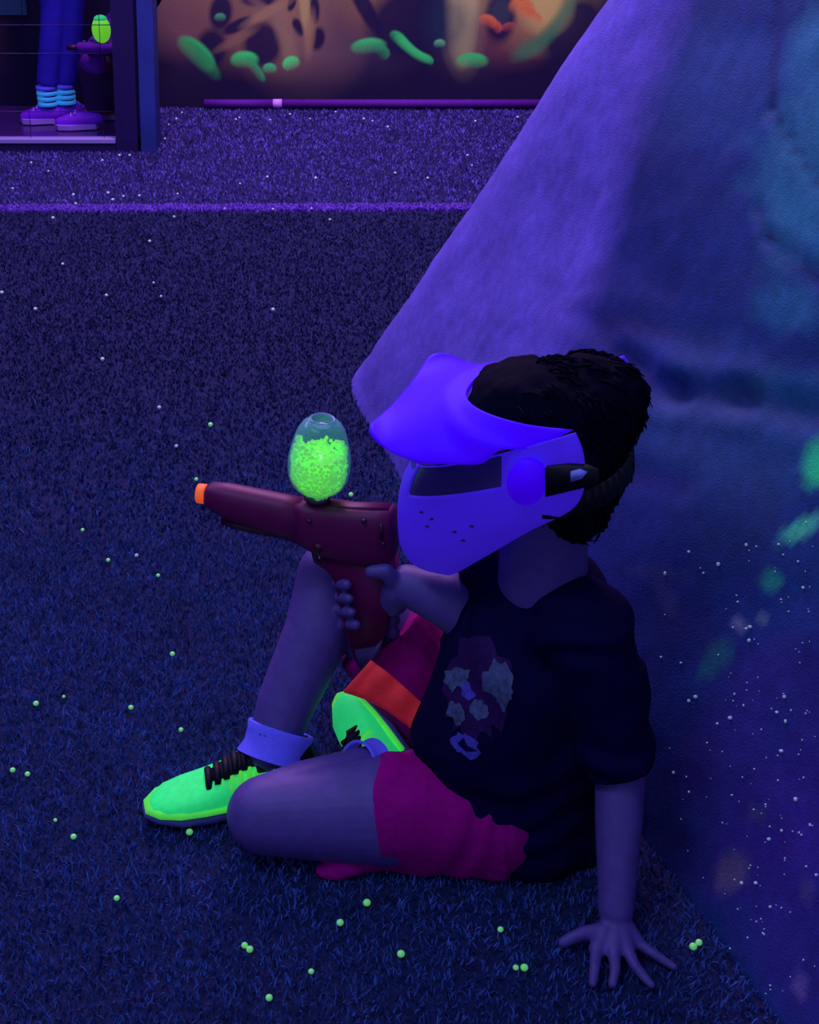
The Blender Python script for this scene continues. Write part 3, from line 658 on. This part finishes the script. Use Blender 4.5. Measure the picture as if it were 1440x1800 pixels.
# socks and shoes
def sock(P0, ax, r, h):
    ax = Vector(ax).normalized(); bm = bmesh.new(); n = 28
    prof = [(0, r*1.12), (h*.35, r*1.0), (h*.75, r*1.02), (h, r*1.08), (h+.003, r*1.05), (h, r*.97)]
    rings_ = [[bm.verts.new(q) for q in disc_pts(P0+ax*a, ax, rr, n, up=(0, 1, .1))] for a, rr in prof]
    for a, b in zip(rings_, rings_[1:]):
        for k in range(n): bm.faces.new((a[k], a[(k+1) % n], b[(k+1) % n], b[k]))
    return bm_obj('sock', bm, M['sock'], root)
def shoe(org, T, Up, Ln, W=1.0):
    """org = under the heel; T toe direction, Up sole normal"""
    T = Vector(T).normalized(); Up = Vector(Up); Up = (Up-T*Up.dot(T)).normalized(); S = Up.cross(T)
    def P(x, y, z): return org+T*(x*Ln)+S*(y*Ln*W)+Up*(z*Ln)
    def loft(sec, n=22, squash=1.0):
        bm = bmesh.new(); R = []
        for x, w_, z0, z1, pw in sec:
            rr = []
            for k in range(n):
                a = 2*math.pi*k/n; c, s = math.cos(a), math.sin(a)
                y = w_*math.copysign(abs(c)**pw, c); z = (z0+z1)/2+(z1-z0)/2*math.copysign(abs(s)**pw, s)
                rr.append(bm.verts.new(P(x, y, z)))
            R.append(rr)
        for a, b in zip(R, R[1:]):
            for k in range(n): bm.faces.new((a[k], a[(k+1) % n], b[(k+1) % n], b[k]))
        bm.faces.new(R[0]); bm.faces.new(R[-1][::-1]); return bm
    up_ = loft([(-.035, .06, .07, .26, .8), (-.02, .115, .05, .33, .75), (.05, .140, .05, .36, .7), (.16, .145, .05, .34, .7), (.28, .150, .05, .335, .75), (.40, .160, .05, .315, .8), (.52, .172, .05, .27, .8), (.64, .182, .05, .225, .8), (.76, .180, .05, .195, .8), (.87, .155, .05, .170, .8), (.95, .10, .055, .135, .85), (.985, .04, .07, .10, .9)])
    u = bm_obj('shoe', up_, M['neon'], root)
    s_ = loft([(-.06, .05, .015, .075, .7), (-.035, .12, 0, .095, .6), (.1, .150, 0, .09, .55), (.35, .155, .006, .08, .55), (.6, .195, 0, .08, .55), (.8, .190, .008, .085, .55), (.93, .135, .02, .09, .6), (1.01, .06, .035, .085, .7)])
    bm_obj('sole', s_, M['sole'], u)
    # lime rand wrapping the toe and lower side
    r_ = loft([(.30, .162, .07, .105, .6), (.5, .184, .065, .115, .6), (.65, .196, .065, .13, .6), (.8, .190, .065, .135, .6), (.92, .145, .065, .13, .6), (1.0, .06, .07, .11, .7)])
    bm_obj('toe_rand', r_, M['neonlime'], u)
    tg = loft([(.30, .085, .22, .385, .8), (.36, .082, .22, .380, .8), (.44, .085, .22, .345, .8), (.52, .080, .2, .302, .8), (.62, .055, .18, .245, .8)])
    bm_obj('tongue', tg, M['black'], u)
    cl = loft([(-.05, .04, .26, .32, .8), (-.03, .105, .27, .375, .7), (.08, .135, .28, .388, .7), (.20, .140, .28, .372, .7), (.32, .125, .26, .345, .8)])
    bm_obj('collar', cl, M['black'], u)
    for k in range(5):
        x = .37+k*.055; z = interp([(.2, .40), (.4, .362), (.6, .26), (.7, .21)], x)
        bm = bmesh.new(); tube(bm, [P(x, -.10, z-.055), P(x+.01, -.04, z-.0), P(x+.015, .04, z-.0), P(x+.02, .10, z-.055)], .022*Ln, 8); bm_obj('lace', bm, M['black'], u)
        for sgn in (1, -1):
            bm = bmesh.new(); cap(bm, P(x-.01, .100*sgn, z-.058), .022*Ln, P(x+.0, .135*sgn, z-.105), .026*Ln); bm_obj('eyelet_tab', bm, M['neonlime'], u)
    hp_ = loft([(-.048, .055, .085, .25, .8), (-.03, .122, .075, .335, .75), (.05, .147, .075, .350, .7), (.14, .151, .075, .325, .7), (.22, .152, .08, .27, .75), (.28, .152, .085, .20, .8)])
    bm_obj('heel_panel', hp_, M['black'], u)
    for sgn in (1, -1):    # bright side stripes over the dark heel panel
        for x, wd_ in ((.03, .020), (.13, .034), (.24, .018)):
            bm = bmesh.new(); pts = []
            for q in range(9):
                t = q/8; zz = .09+t*.22
                pts.append(P(x+t*t*.10, (.150-t*t*.020)*sgn, zz))
            tube(bm, pts, [wd_*Ln*(.5+.5*math.sin(math.pi*(.15+.75*q/8))) for q in range(9)], 8); bm_obj('side_stripe', bm, M['neon'] if x < .2 else M['neonlime'], u)
    bm = bmesh.new(); pts = [P(-.045+.03*(1-math.cos(math.pi*(q/10-.5))), .128*math.sin(math.pi*(q/10-.5)), .20) for q in range(11)]
    tube(bm, pts, .016*Ln, 8); bm_obj('heel_band', bm, M['neonlime'], u)
    return u
TR = (at(250, 1398, z=0)-at(520, 1352, z=0)).normalized()
hr0 = AR+Vector((.02, .0, 0)); hr0 = Vector((AR.x, AR.y, .004))-TR*.048
shoe(hr0, TR, (0, 0, 1), .225, .95)
sock(AR+Vector((0, 0, -.016)), (KR-AR), .044, .042)
TL = Vector((-.52, .80, .10)).normalized(); UL = Vector((-.68, -.60, .34)); UL = (UL-TL*UL.dot(TL)).normalized()
TLo = AL-TL*.055-UL*.072+Vector((0, 0, -.010))
shoe(TLo, TL, UL, .228, .88)
axl = (KL-AL).normalized()
sock(AL-UL*.004+Vector((0, 0, .0)), UL, .037, .026)

# mask
mask = None
front = [(722, 806), (704, 838), (695, 880), (695, 920), (702, 958), (730, 988), (785, 1003)]
side = [(1010, 762), (1024, 800), (1026, 858), (1004, 897), (935, 932), (872, 968), (830, 992)]
Wd = [.094, .098, .100, .097, .085, .068, .045]
def curve(tab, s):
    """Catmull-Rom through tab at s in 0..1"""
    n = len(tab)-1; t = s*n; i = min(n-1, int(t)); f = t-i
    p0, p1, p2, p3 = tab[max(0, i-1)], tab[i], tab[i+1], tab[min(n, i+2)]
    def cr(a, b, c, d): return .5*((2*b)+(-a+c)*f+(2*a-5*b+4*c-d)*f*f+(-a+3*b-3*c+d)*f**3)
    if hasattr(p1, '__len__'): return tuple(cr(*q) for q in zip(p0, p1, p2, p3))
    return cr(p0, p1, p2, p3)
nv, nt = 42, 72
grid = []
for i in range(nv+1):
    s = i/nv; fx = curve(front, s); sx = curve(side, s); w_ = curve(Wd, s)
    Fp = hp(fx[0], fx[1], w_*.25)-Lv*w_*.25; Sp = hp(sx[0], sx[1], w_); Mp = Sp-Lv*w_
    row = []
    for j in range(nt+1):
        th = math.pi*j/nt; c, sn = math.cos(th), math.sin(th); pw = .82
        row.append(Mp+(Fp-Mp)*(abs(sn)**pw)+Lv*w_*math.copysign(abs(c)**pw, c))
    grid.append(row)
def lensface(i, j):
    s = (i+.5)/nv; th = (j+.5)/nt
    th = min(th, 1-th)
    if not .095 < th < .335: return False
    return .02 < s < .235
def gridmesh(name, sel, m, parent, off=0, thick=.004):
    bm = bmesh.new(); vs = {}
    def gv(i, j):
        if (i, j) not in vs:
            c0 = lerp(grid[i][0], grid[i][nt], .5); vs[(i, j)] = bm.verts.new(grid[i][j]+(c0-grid[i][j]).normalized()*off)
        return vs[(i, j)]
    for i in range(nv):
        for j in range(nt):
            if sel(i, j): bm.faces.new((gv(i, j), gv(i, j+1), gv(i+1, j+1), gv(i+1, j)))
    bmesh.ops.recalc_face_normals(bm, faces=bm.faces); bmesh.ops.solidify(bm, geom=bm.faces[:], thickness=thick)
    return bm_obj(name, bm, m, parent)
mask = gridmesh('mask', lambda i, j: not lensface(i, j), M['mask'], root)
mask['label'] = 'full face blue plastic mask with a wide visor'
gridmesh('lens', lambda i, j: lensface(i, j) or lensface(i-1, j) or lensface(i+1, j) or lensface(i, j-1) or lensface(i, j+1), M['lens'], mask, .005, .002)['label'] = 'smoked lens'
# breathing slots on the lower guard
mb = BVHTree.FromPolygons([p for r_ in grid for p in r_], [(i*(nt+1)+j, i*(nt+1)+j+1, (i+1)*(nt+1)+j+1, (i+1)*(nt+1)+j) for i in range(nv) for j in range(nt)])
# visor
cen = [(828, 674), (796, 672), (760, 680), (706, 692)]
sid = [(1012, 754), (940, 786), (880, 792), (846, 815), (790, 816), (738, 813), (676, 788), (620, 738)]
SW = [.086, .092, .098, .102, .108, .112, .114, .112]
bm = bmesh.new(); R = []; ns, ntt = 36, 36
cenL = [hp(x, y, 0) for x, y in cen]; sidL = [hp(x, y, w_) for (x, y), w_ in zip(sid, SW)]
for i in range(ntt+1):
    row = []
    for j in range(ns+1):
        a = (j/ns*2-1)*math.pi/2; sn, cs = math.sin(a), math.cos(a)
        t = .02*abs(sn)**4*(1-i/ntt)+i/ntt*(1-.17*abs(sn)**6); c0 = Vector(curve([tuple(p) for p in cenL], t)); s0 = Vector(curve([tuple(p) for p in sidL], t))
        lw_ = (s0-c0).dot(Lv); rest = (s0-c0)-Lv*lw_
        row.append(bm.verts.new(c0+Lv*lw_*math.copysign(abs(sn)**.85, sn)+rest*(1-abs(cs)**.95)))
    R.append(row)
for a, b in zip(R, R[1:]):
    for j in range(ns): bm.faces.new((a[j], a[j+1], b[j+1], b[j]))
bmesh.ops.recalc_face_normals(bm, faces=bm.faces); bmesh.ops.solidify(bm, geom=bm.faces[:], thickness=.005)
bm_obj('visor', bm, M['visor'], mask)['label'] = 'bright violet-blue visor'
# strap disc, strap, tag
def onmask(px, py, off=0):
    return hp(px, py, .100+off)
bm = bmesh.new(); c = onmask(930, 842, .0); 
ptsA = [c+(hp(930+34*math.cos(a), 842+38*math.sin(a), .100)-c) for a in [2*math.pi*k/32 for k in range(32)]]
extrude_poly(bm, ptsA, Lv*.010); bevel(bm, .003, 3); bm_obj('strap_mount', bm, M['visor'], mask)['label'] = 'round bright strap mount'
bm = bmesh.new(); poly = [(962, 818), (1000, 814), (1032, 816), (1052, 824), (1052, 846), (1030, 852), (962, 868)]
extrude_poly(bm, [hp(x, y, .104 if x < 1020 else .100) for x, y in poly], Lv*.007); bevel(bm, .0015); bm_obj('strap', bm, M['black'], mask)['label'] = 'black head strap'
bm = bmesh.new()
pts = [hl(-.10-.0*k, .10, .0) for k in range(1)]
pts = []
for k in range(25):
    a = math.pi*k/24; pts.append(hl(-.050-.072*math.sin(a), .094*math.cos(a), -.003))
for k in range(24):
    p, q = pts[k], pts[k+1]; n1 = (p-HC).normalized()
    extrude_poly(bm, [p-U*.014, q-U*.014, q+U*.014, p+U*.014], (lerp(p, q, .5)-HC).normalized()*.004)
bm_obj('strap', bm, M['black'], mask)
bm = bmesh.new(); extrude_poly(bm, [hp(x, y, .112) for x, y in [(1004, 828), (1020, 824), (1033, 829), (1024, 840), (1004, 846)]], Lv*.002); bm_obj('strap_tag', bm, M['tagblue'], mask)['label'] = 'pale blue strap tag'
for x, y in [(760, 912), (742, 900), (752, 925), (800, 935), (830, 925), (815, 950)]:
    d = ray(x, y).normalized(); h = mb.ray_cast(CAMP, d)
    if h[0]:
        bm = bmesh.new(); ell(bm, h[0]-d*.0005, (.0035, .0012, .0015)); bm_obj('vent_slot', bm, M['frame'], mask)
# hinge highlight clip at the visor corner
bm = bmesh.new(); cap(bm, hp(727, 803, .080), .0035, hp(727, 820, .080), .0025); bm_obj('visor_clip', bm, M['tagblue'], mask)

# ------------------------------------------------------------------ blaster
gun = empty('blaster', gp(600, 930), 'dark red toy gel blaster with orange tip and clear hopper of green balls', 'toy blaster')
def gloft(name, sec, m, parent, n=20, pw=.8):
    """sections: px, ytop, ybot, halfthickness"""
    bm = bmesh.new(); R = []
    for x, y0, y1, ht in sec:
        a_, b_ = gp(x, y0), gp(x, y1); c_ = lerp(a_, b_, .5); u_ = (a_-b_)/2; rr = []
        for k in range(n):
            an = 2*math.pi*k/n; c, s = math.cos(an), math.sin(an)
            rr.append(bm.verts.new(c_+u_*math.copysign(abs(s)**pw, s)+GN*ht*math.copysign(abs(c)**pw, c)))
        R.append(rr)
    for a, b in zip(R, R[1:]):
        for k in range(n): bm.faces.new((a[k], a[(k+1) % n], b[(k+1) % n], b[k]))
    bm.faces.new(R[0]); bm.faces.new(R[-1][::-1])
    return bm_obj(name, bm, m, parent)
def gcyl(name, x0, x1, sl, yc, r_px, r_m, m, n=24):
    bm = bmesh.new(); a, b = gp(x0, yc), gp(x1, yc+(x1-x0)*sl); tube(bm, [a, b], r_m, n); return bm_obj(name, bm, m, gun)
o = gcyl('muzzle_tip', 349, 366, .12, 867, 0, .0132, M['tip']); o['label'] = 'orange muzzle tip'
gcyl('muzzle_bore', 347.5, 352, .12, 866.7, 0, .006, M['tipdark'])
gloft('barrel', [(364, 853, 886, .013), (372, 850, 891, .017), (400, 852, 909, .020), (440, 860, 922, .0215), (500, 872, 941, .0225), (540, 880, 952, .023)], M['gun'], gun)
gloft('receiver', [(524, 878, 946, .021), (540, 879, 956, .024), (570, 882, 972, .026), (620, 888, 985, .026), (660, 890, 990, .025), (688, 890, 988, .022), (696, 896, 975, .016)], M['gun'], gun, pw=.6)
gloft('top_rail', [(572, 881, 890, .009), (620, 886, 895, .009), (686, 887, 896, .009)], M['gun'], gun, pw=.5)
gloft('under_barrel', [(392, 905, 918, .010), (420, 912, 928, .012), (500, 930, 944, .012), (560, 945, 962, .012)], M['gundark'], gun)
# grip
bm = bmesh.new()
poly = [(574, 962), (700, 966), (702, 1010), (692, 1060), (688, 1090), (672, 1125), (655, 1150), (640, 1148), (622, 1105), (612, 1060), (602, 1006)]
extrude_poly(bm, [gp(x, y, -.016) for x, y in poly], GN*.032); bevel(bm, .006, 3); bm_obj('grip', bm, M['gun'], gun)
bm = bmesh.new(); extrude_poly(bm, [gp(x, y, -.018) for x, y in [(636, 1118), (672, 1112), (684, 1100), (676, 1128), (657, 1156), (646, 1154)]], GN*.036); bevel(bm, .003, 2)
bm_obj('grip_cap', bm, mat('grey_cap', alb(46, 30, 98), .6, .3), gun)['label'] = 'greyish grip cap'
bm = bmesh.new(); tube(bm, [gp(x, y) for x, y in [(548, 955), (556, 985), (578, 1000), (606, 1002)]], .004, 10); bm_obj('trigger_guard', bm, M['gundark'], gun)
bm = bmesh.new(); tube(bm, [gp(x, y) for x, y in [(590, 968), (586, 980), (590, 992)]], [.004, .004, .0025], 8); bm_obj('trigger', bm, M['black'], gun)
for x, y, r in ((560, 962, .006), (545, 915, .003), (640, 915, .003), (675, 955, .003)):
    bm = bmesh.new(); a = gp(x, y, .023); tube(bm, [a, a+GN*.004], r, 14); bm_obj('screw', bm, M['gundark'], gun)
for x in (668,):
    bm = bmesh.new(); extrude_poly(bm, [gp(x, 920, .024), gp(x+5, 921, .024), gp(x+5, 948, .024), gp(x, 947, .024)], GN*.0025); bm_obj('side_rib', bm, M['gundark'], gun)
# hopper: clear bottle of revolution, axis nearly upright
hb = gp(557, 876); ht = gp(567, 736)
Hlen = (ht-hb).length; ax = (ht-hb).normalized(); mpp = Hlen/140.0
prof = [(0, 17), (4, 19), (10, 22), (14, 27), (20, 35), (28, 42), (40, 47), (56, 49), (74, 48.5), (92, 45), (108, 41), (122, 36), (131, 30), (137, 22), (138, 18)]
def lathe(name, pr_, m, parent, n=40, close=True):
    bm = bmesh.new(); R = [[bm.verts.new(q) for q in disc_pts(hb+ax*h_*mpp, ax, r_*mpp, n, up=(1, 0, 0))] for h_, r_ in pr_]
    for a, b in zip(R, R[1:]):
        for k in range(n): bm.faces.new((a[k], a[(k+1) % n], b[(k+1) % n], b[k]))
    if close: bm.faces.new(R[0]); bm.faces.new(R[-1][::-1])
    return bm_obj(name, bm, m, parent)
hop = lathe('hopper', prof+[(133, 17), (130, 15), (130, 2)], M['clear'], gun); hop['label'] = 'clear plastic hopper'
lathe('hopper_ring', [(137, 20), (140, 20.5), (141, 19), (140, 16.5), (136, 16)], M['clear'], hop, close=False)
lathe('feed_neck', [(-6, 15), (0, 21), (3, 21), (4, 18), (14, 18)], M['gundark'], gun)
def rad(h_): return interp(prof, h_)
bm = bmesh.new(); random.seed(5); cnt = 0
rb = 3.6
while cnt < 1150:
    h_ = random.uniform(4, 104); R_ = rad(h_)-rb-1.2; a = random.uniform(0, 2*math.pi); q = math.sqrt(random.random()) if random.random() < .35 else random.uniform(.88, 1)
    lim = 94+10*math.sin(a*2+1)+4*math.sin(a*5)-10*max(0, math.cos(a))
    if h_ > lim: continue
    u_ = Vector((1, 0, 0)); u_ = (u_-ax*u_.dot(ax)).normalized(); v_ = ax.cross(u_)
    p = hb+ax*h_*mpp+(u_*math.cos(a)+v_*math.sin(a))*R_*q*mpp
    bmesh.ops.create_icosphere(bm, subdivisions=1, radius=rb*mpp, matrix=Matrix.Translation(p)); cnt += 1
o = bm_obj('gel_balls', bm, M['green'], hop); o['kind'] = 'stuff'; o['label'] = 'heap of neon green gel balls'
lathe('gel_ball_core', [(3, 13), (14, 20), (28, 35), (50, 42), (70, 40), (76, 34), (80, 10)], M['green'], hop)

# ------------------------------------------------------------------ people behind the glass
def figure(name, label, parts, dims):
    r = empty(name, dims, label, 'person'); return r
yb = 5.50
def b(px, py, y=yb): return at(px, py, y=y)
r1 = empty('person', (b(98, 205).x, yb, 0.012), 'person standing behind the glazed screen in blue leggings, pale socks and purple shoes', 'person')
x1, x2 = b(84, 150).x, b(113, 150).x
aL, aR = Vector((x1, yb-.01, .085)), Vector((x2, yb+.02, .085))
kL, kR = Vector((x1+.055, yb, .43)), Vector((x2+.055, yb+.02, .43)); hL, hR = Vector((x1+.05, yb+.02, .82)), Vector((x2+.12, yb+.03, .82))
cx_ = (hL.x+hR.x)/2; ch = Vector((cx_, yb+.03, 1.17)); hd = Vector((cx_, yb, 1.44))
bm = bmesh.new()
for k_, a__, h_ in ((kL, aL, hL), (kR, aR, hR)): chain(bm, [(h_, .062), (k_, .036), (lerp(k_, a__, .35), .034), (a__, .026)])
chain(bm, [(lerp(hL, hR, .5), .10), (ch-Vector((0, 0, .15)), .095), (ch, .10)]); cap(bm, ch, .06, hd-Vector((0, 0, .06)), .045)
ell(bm, hd, (.075, .09, .105)); cap(bm, hd+Vector((0, -.085, -.01)), .012, hd+Vector((0, -.09, -.03)), .012)
for s in (-1, 1):
    sh = ch+Vector((.15*s, 0, .03)); el = sh+Vector((.05*s, -.03, -.26)); wr = el+Vector((-.04*s, -.08, -.2))
    cap(bm, ch+Vector((0, 0, .03)), .06, sh, .045); chain(bm, [(sh, .045), (el, .033), (wr, .024), (wr+Vector((0, -.02, -.05)), .026)])
    for q in range(4): chain(bm, [(wr+Vector((-.02+.013*q, -.02, -.07)), .008), (wr+Vector((-.02+.013*q, -.035, -.115)), .007)])
    chain(bm, [(wr+Vector((-.02*s, -.02, -.03)), .009), (wr+Vector((-.04*s, -.035, -.075)), .008)])
fuse('body', bm, .006, 4, M['skin'], r1)
for k_, a__, h_ in ((kL, aL, hL), (kR, aR, hR)):
    bm = bmesh.new(); chain(bm, [(h_, .080), (k_, .047), (lerp(k_, a__, .35), .046)]); cone(bm, lerp(k_, a__, .3), .047, a__+Vector((0, 0, .07)), .041)
    if k_ is kL: cap(bm, hL, .10, hR, .10)
    fuse('leggings', bm, .007, 4, M['legging'], r1)
    bm = bmesh.new(); cone(bm, a__-Vector((0, 0, .050)), .036, a__+Vector((.0, 0, .130)), .0425); sk = fuse('sock', bm, .004, 3, M['crew'], r1)
    for q in range(4):
        bm = bmesh.new(); z = .080+q*.020; p = Vector((a__.x-.004, a__.y-.002, z)); tube(bm, [p, p+Vector((0, 0, .013))], .0375+.0004*q, 20); bm_obj('sock_stripe', bm, M['cyan'] if q < 3 else M['crew'], sk)
bm = bmesh.new(); chain(bm, [(lerp(hL, hR, .5), .13), (ch-Vector((0, 0, .12)), .118), (ch, .115)])
for s in (-1, 1): cap(bm, ch+Vector((.05*s, 0, .03)), .07, ch+Vector((.17*s, -.01, -.07)), .056)
fuse('shirt', bm, .008, 4, M['plumcloth'], r1)
bm = bmesh.new(); ell(bm, hd+Vector((0, .025, .03)), (.088, .090, .10)); ell(bm, hd+Vector((0, .06, -.07)), (.07, .045, .10)); fuse('hair', bm, .008, 3, M['hair'], r1)
def simple_shoe(p0, d, Ln, par, m, tilt=0):
    d = Vector(d).normalized(); s = Vector((-d.y, d.x, 0)); bm = bmesh.new()
    for (x, w_, h_, r) in ((0, 0, .035, .036), (.3, 0, .045, .036), (.6, 0, .030, .038), (.85, 0, .022, .033)):
        pass
    z0 = Vector((0, 0, 1))
    chain(bm, [(p0-d*.02+z0*.034, .029), (p0+d*Ln*.3+z0*.034, .031), (p0+d*Ln*.55+z0*.028, .028), (p0+d*Ln*.8+z0*.023, .022)])
    o = fuse('shoe', bm, .005, 4, m, par)
    bm = bmesh.new(); pts = [p0+d*Ln*x+s*w_+z0*.004 for x, w_ in ((-.22, 0), (-.15, .03), (.2, .034), (.55, .042), (.85, .033), (.98, 0), (.85, -.033), (.55, -.042), (.2, -.034), (-.15, -.03))]
    extrude_poly(bm, pts, z0*.018); bm_obj('sole', bm, M['coupling'], o, False)
    for q in range(3):
        bm = bmesh.new(); c0 = p0+d*Ln*(.38+q*.12)+z0*(.066-q*.010); tube(bm, [c0-s*.022-z0*.006, c0+z0*.002, c0+s*.022-z0*.006], .0035, 6); bm_obj('lace', bm, M['coupling'], o)
simple_shoe(Vector((aL.x, aL.y, .012)), (-.95, -.05, 0), .12, r1, M['purpleshoe'])
simple_shoe(Vector((aR.x, aR.y, .012)), (.8, .6, 0), .11, r1, M['purpleshoe'])

# crouching player with a blaster
r2 = empty('person', (b(188, 190).x, yb, .012), 'person crouching beside the leggings wearer behind the screen, in purple top and dark trousers', 'person')
yc_ = 5.46
hip = at(196, 168, y=yc_+.06); ches = at(218, 66, y=yc_+.06); hed = at(236, -14, y=yc_+.02)
knA, knB = at(163, 118, y=yc_-.05), at(172, 130, y=yc_+.10); anA, anB = Vector((at(172, 185, y=yc_).x, yc_-.03, .07)), Vector((at(190, 185, y=yc_).x, yc_+.1, .07))
hip.z = max(hip.z, .14)
bm = bmesh.new()
chain(bm, [(hip, .08), (lerp(hip, ches, .5), .08), (ches, .085)]); cap(bm, ches, .05, hed-Vector((0, 0, .05)), .04); ell(bm, hed, (.085, .072, .10)); cap(bm, hed+Vector((-.08, 0, 0)), .012, hed+Vector((-.085, 0, -.02)), .012)
for k_, a__ in ((knA, anA), (knB, anB)): chain(bm, [(hip, .07), (k_, .045), (a__, .03)])
hand = at(172, 84, y=yc_-.10); hand2 = at(158, 88, y=yc_-.06)
for h_, so in ((hand, -.1), (hand2, .1)):
    sh = ches+Vector((0, so, .04)); el = lerp(sh, h_, .55)+Vector((.02, 0, -.05)); chain(bm, [(sh, .04), (el, .032), (h_, .024)])
    for q in range(4): cap(bm, h_+Vector((-.005*q, -.01, .014-.011*q)), .009, h_+Vector((-.03, -.022, .012-.011*q)), .008)
    cap(bm, h_, .010, h_+Vector((-.015, -.02, .035)), .008)
fuse('body', bm, .006, 4, M['skin'], r2)
bm = bmesh.new(); chain(bm, [(hip, .088), (knA, .054), (lerp(knA, anA, .85), .042)]); chain(bm, [(hip, .088), (knB, .054), (lerp(knB, anB, .85), .042)]); fuse('trousers', bm, .007, 4, M['plumcloth'], r2)
bm = bmesh.new(); chain(bm, [(hip+Vector((0, 0, .03)), .098), (lerp(hip, ches, .5), .098), (ches, .10)])
for h_, so in ((hand, -.1), (hand2, .1)):
    sh = ches+Vector((0, so, .04)); el = lerp(sh, h_, .55)+Vector((.02, 0, -.05)); chain(bm, [(sh, .052), (el, .046), (lerp(el, h_, .8), .038)])
ell(bm, at(166, 110, y=yc_-.07), (.055, .05, .045)); ell(bm, at(176, 84, y=yc_-.03), (.05, .05, .05))
fuse('top', bm, .007, 4, M['purplecloth'], r2)
bm = bmesh.new(); ell(bm, hed+Vector((.02, 0, .02)), (.09, .085, .10)); fuse('hair', bm, .008, 3, M['hair'], r2)
simple_shoe(Vector((anA.x-.02, yc_-.06, .012)), (-1, -.1, 0), .14, r2, M['purpleshoe']); simple_shoe(Vector((anB.x, anB.y, .012)), (-1, -.1, 0), .14, r2, M['red'])
# his blaster with hopper
g0 = at(178, 52, y=yc_-.14); gr = empty('blaster', g0-Vector((0, 0, .06)), 'small purple blaster with bright lime hopper held by the crouching person behind the screen', 'toy blaster')
bm = bmesh.new(); ell(bm, g0, (.034, .034, .047)); o = bm_obj('hopper', bm, M['green'], gr); o['label'] = 'lime green filled hopper'
bm = bmesh.new(); ell(bm, g0+Vector((0, 0, .036)), (.024, .024, .015)); bm_obj('hopper_lid', bm, M['neon'], o)
bm = bmesh.new(); box(bm, g0+Vector((-.09, -.018, -.082)), g0+Vector((.08, .018, -.046))); bevel(bm, .006); bm_obj('receiver', bm, M['purplecloth'], gr)
bm = bmesh.new(); tube(bm, [g0+Vector((-.09, 0, -.062)), g0+Vector((-.13, 0, -.062))], .010, 14); bm_obj('barrel', bm, M['gundark'], gr)
bm = bmesh.new(); box(bm, g0+Vector((.0, -.012, -.15)), g0+Vector((.03, .012, -.08))); bevel(bm, .004); bm_obj('grip', bm, M['gundark'], gr)
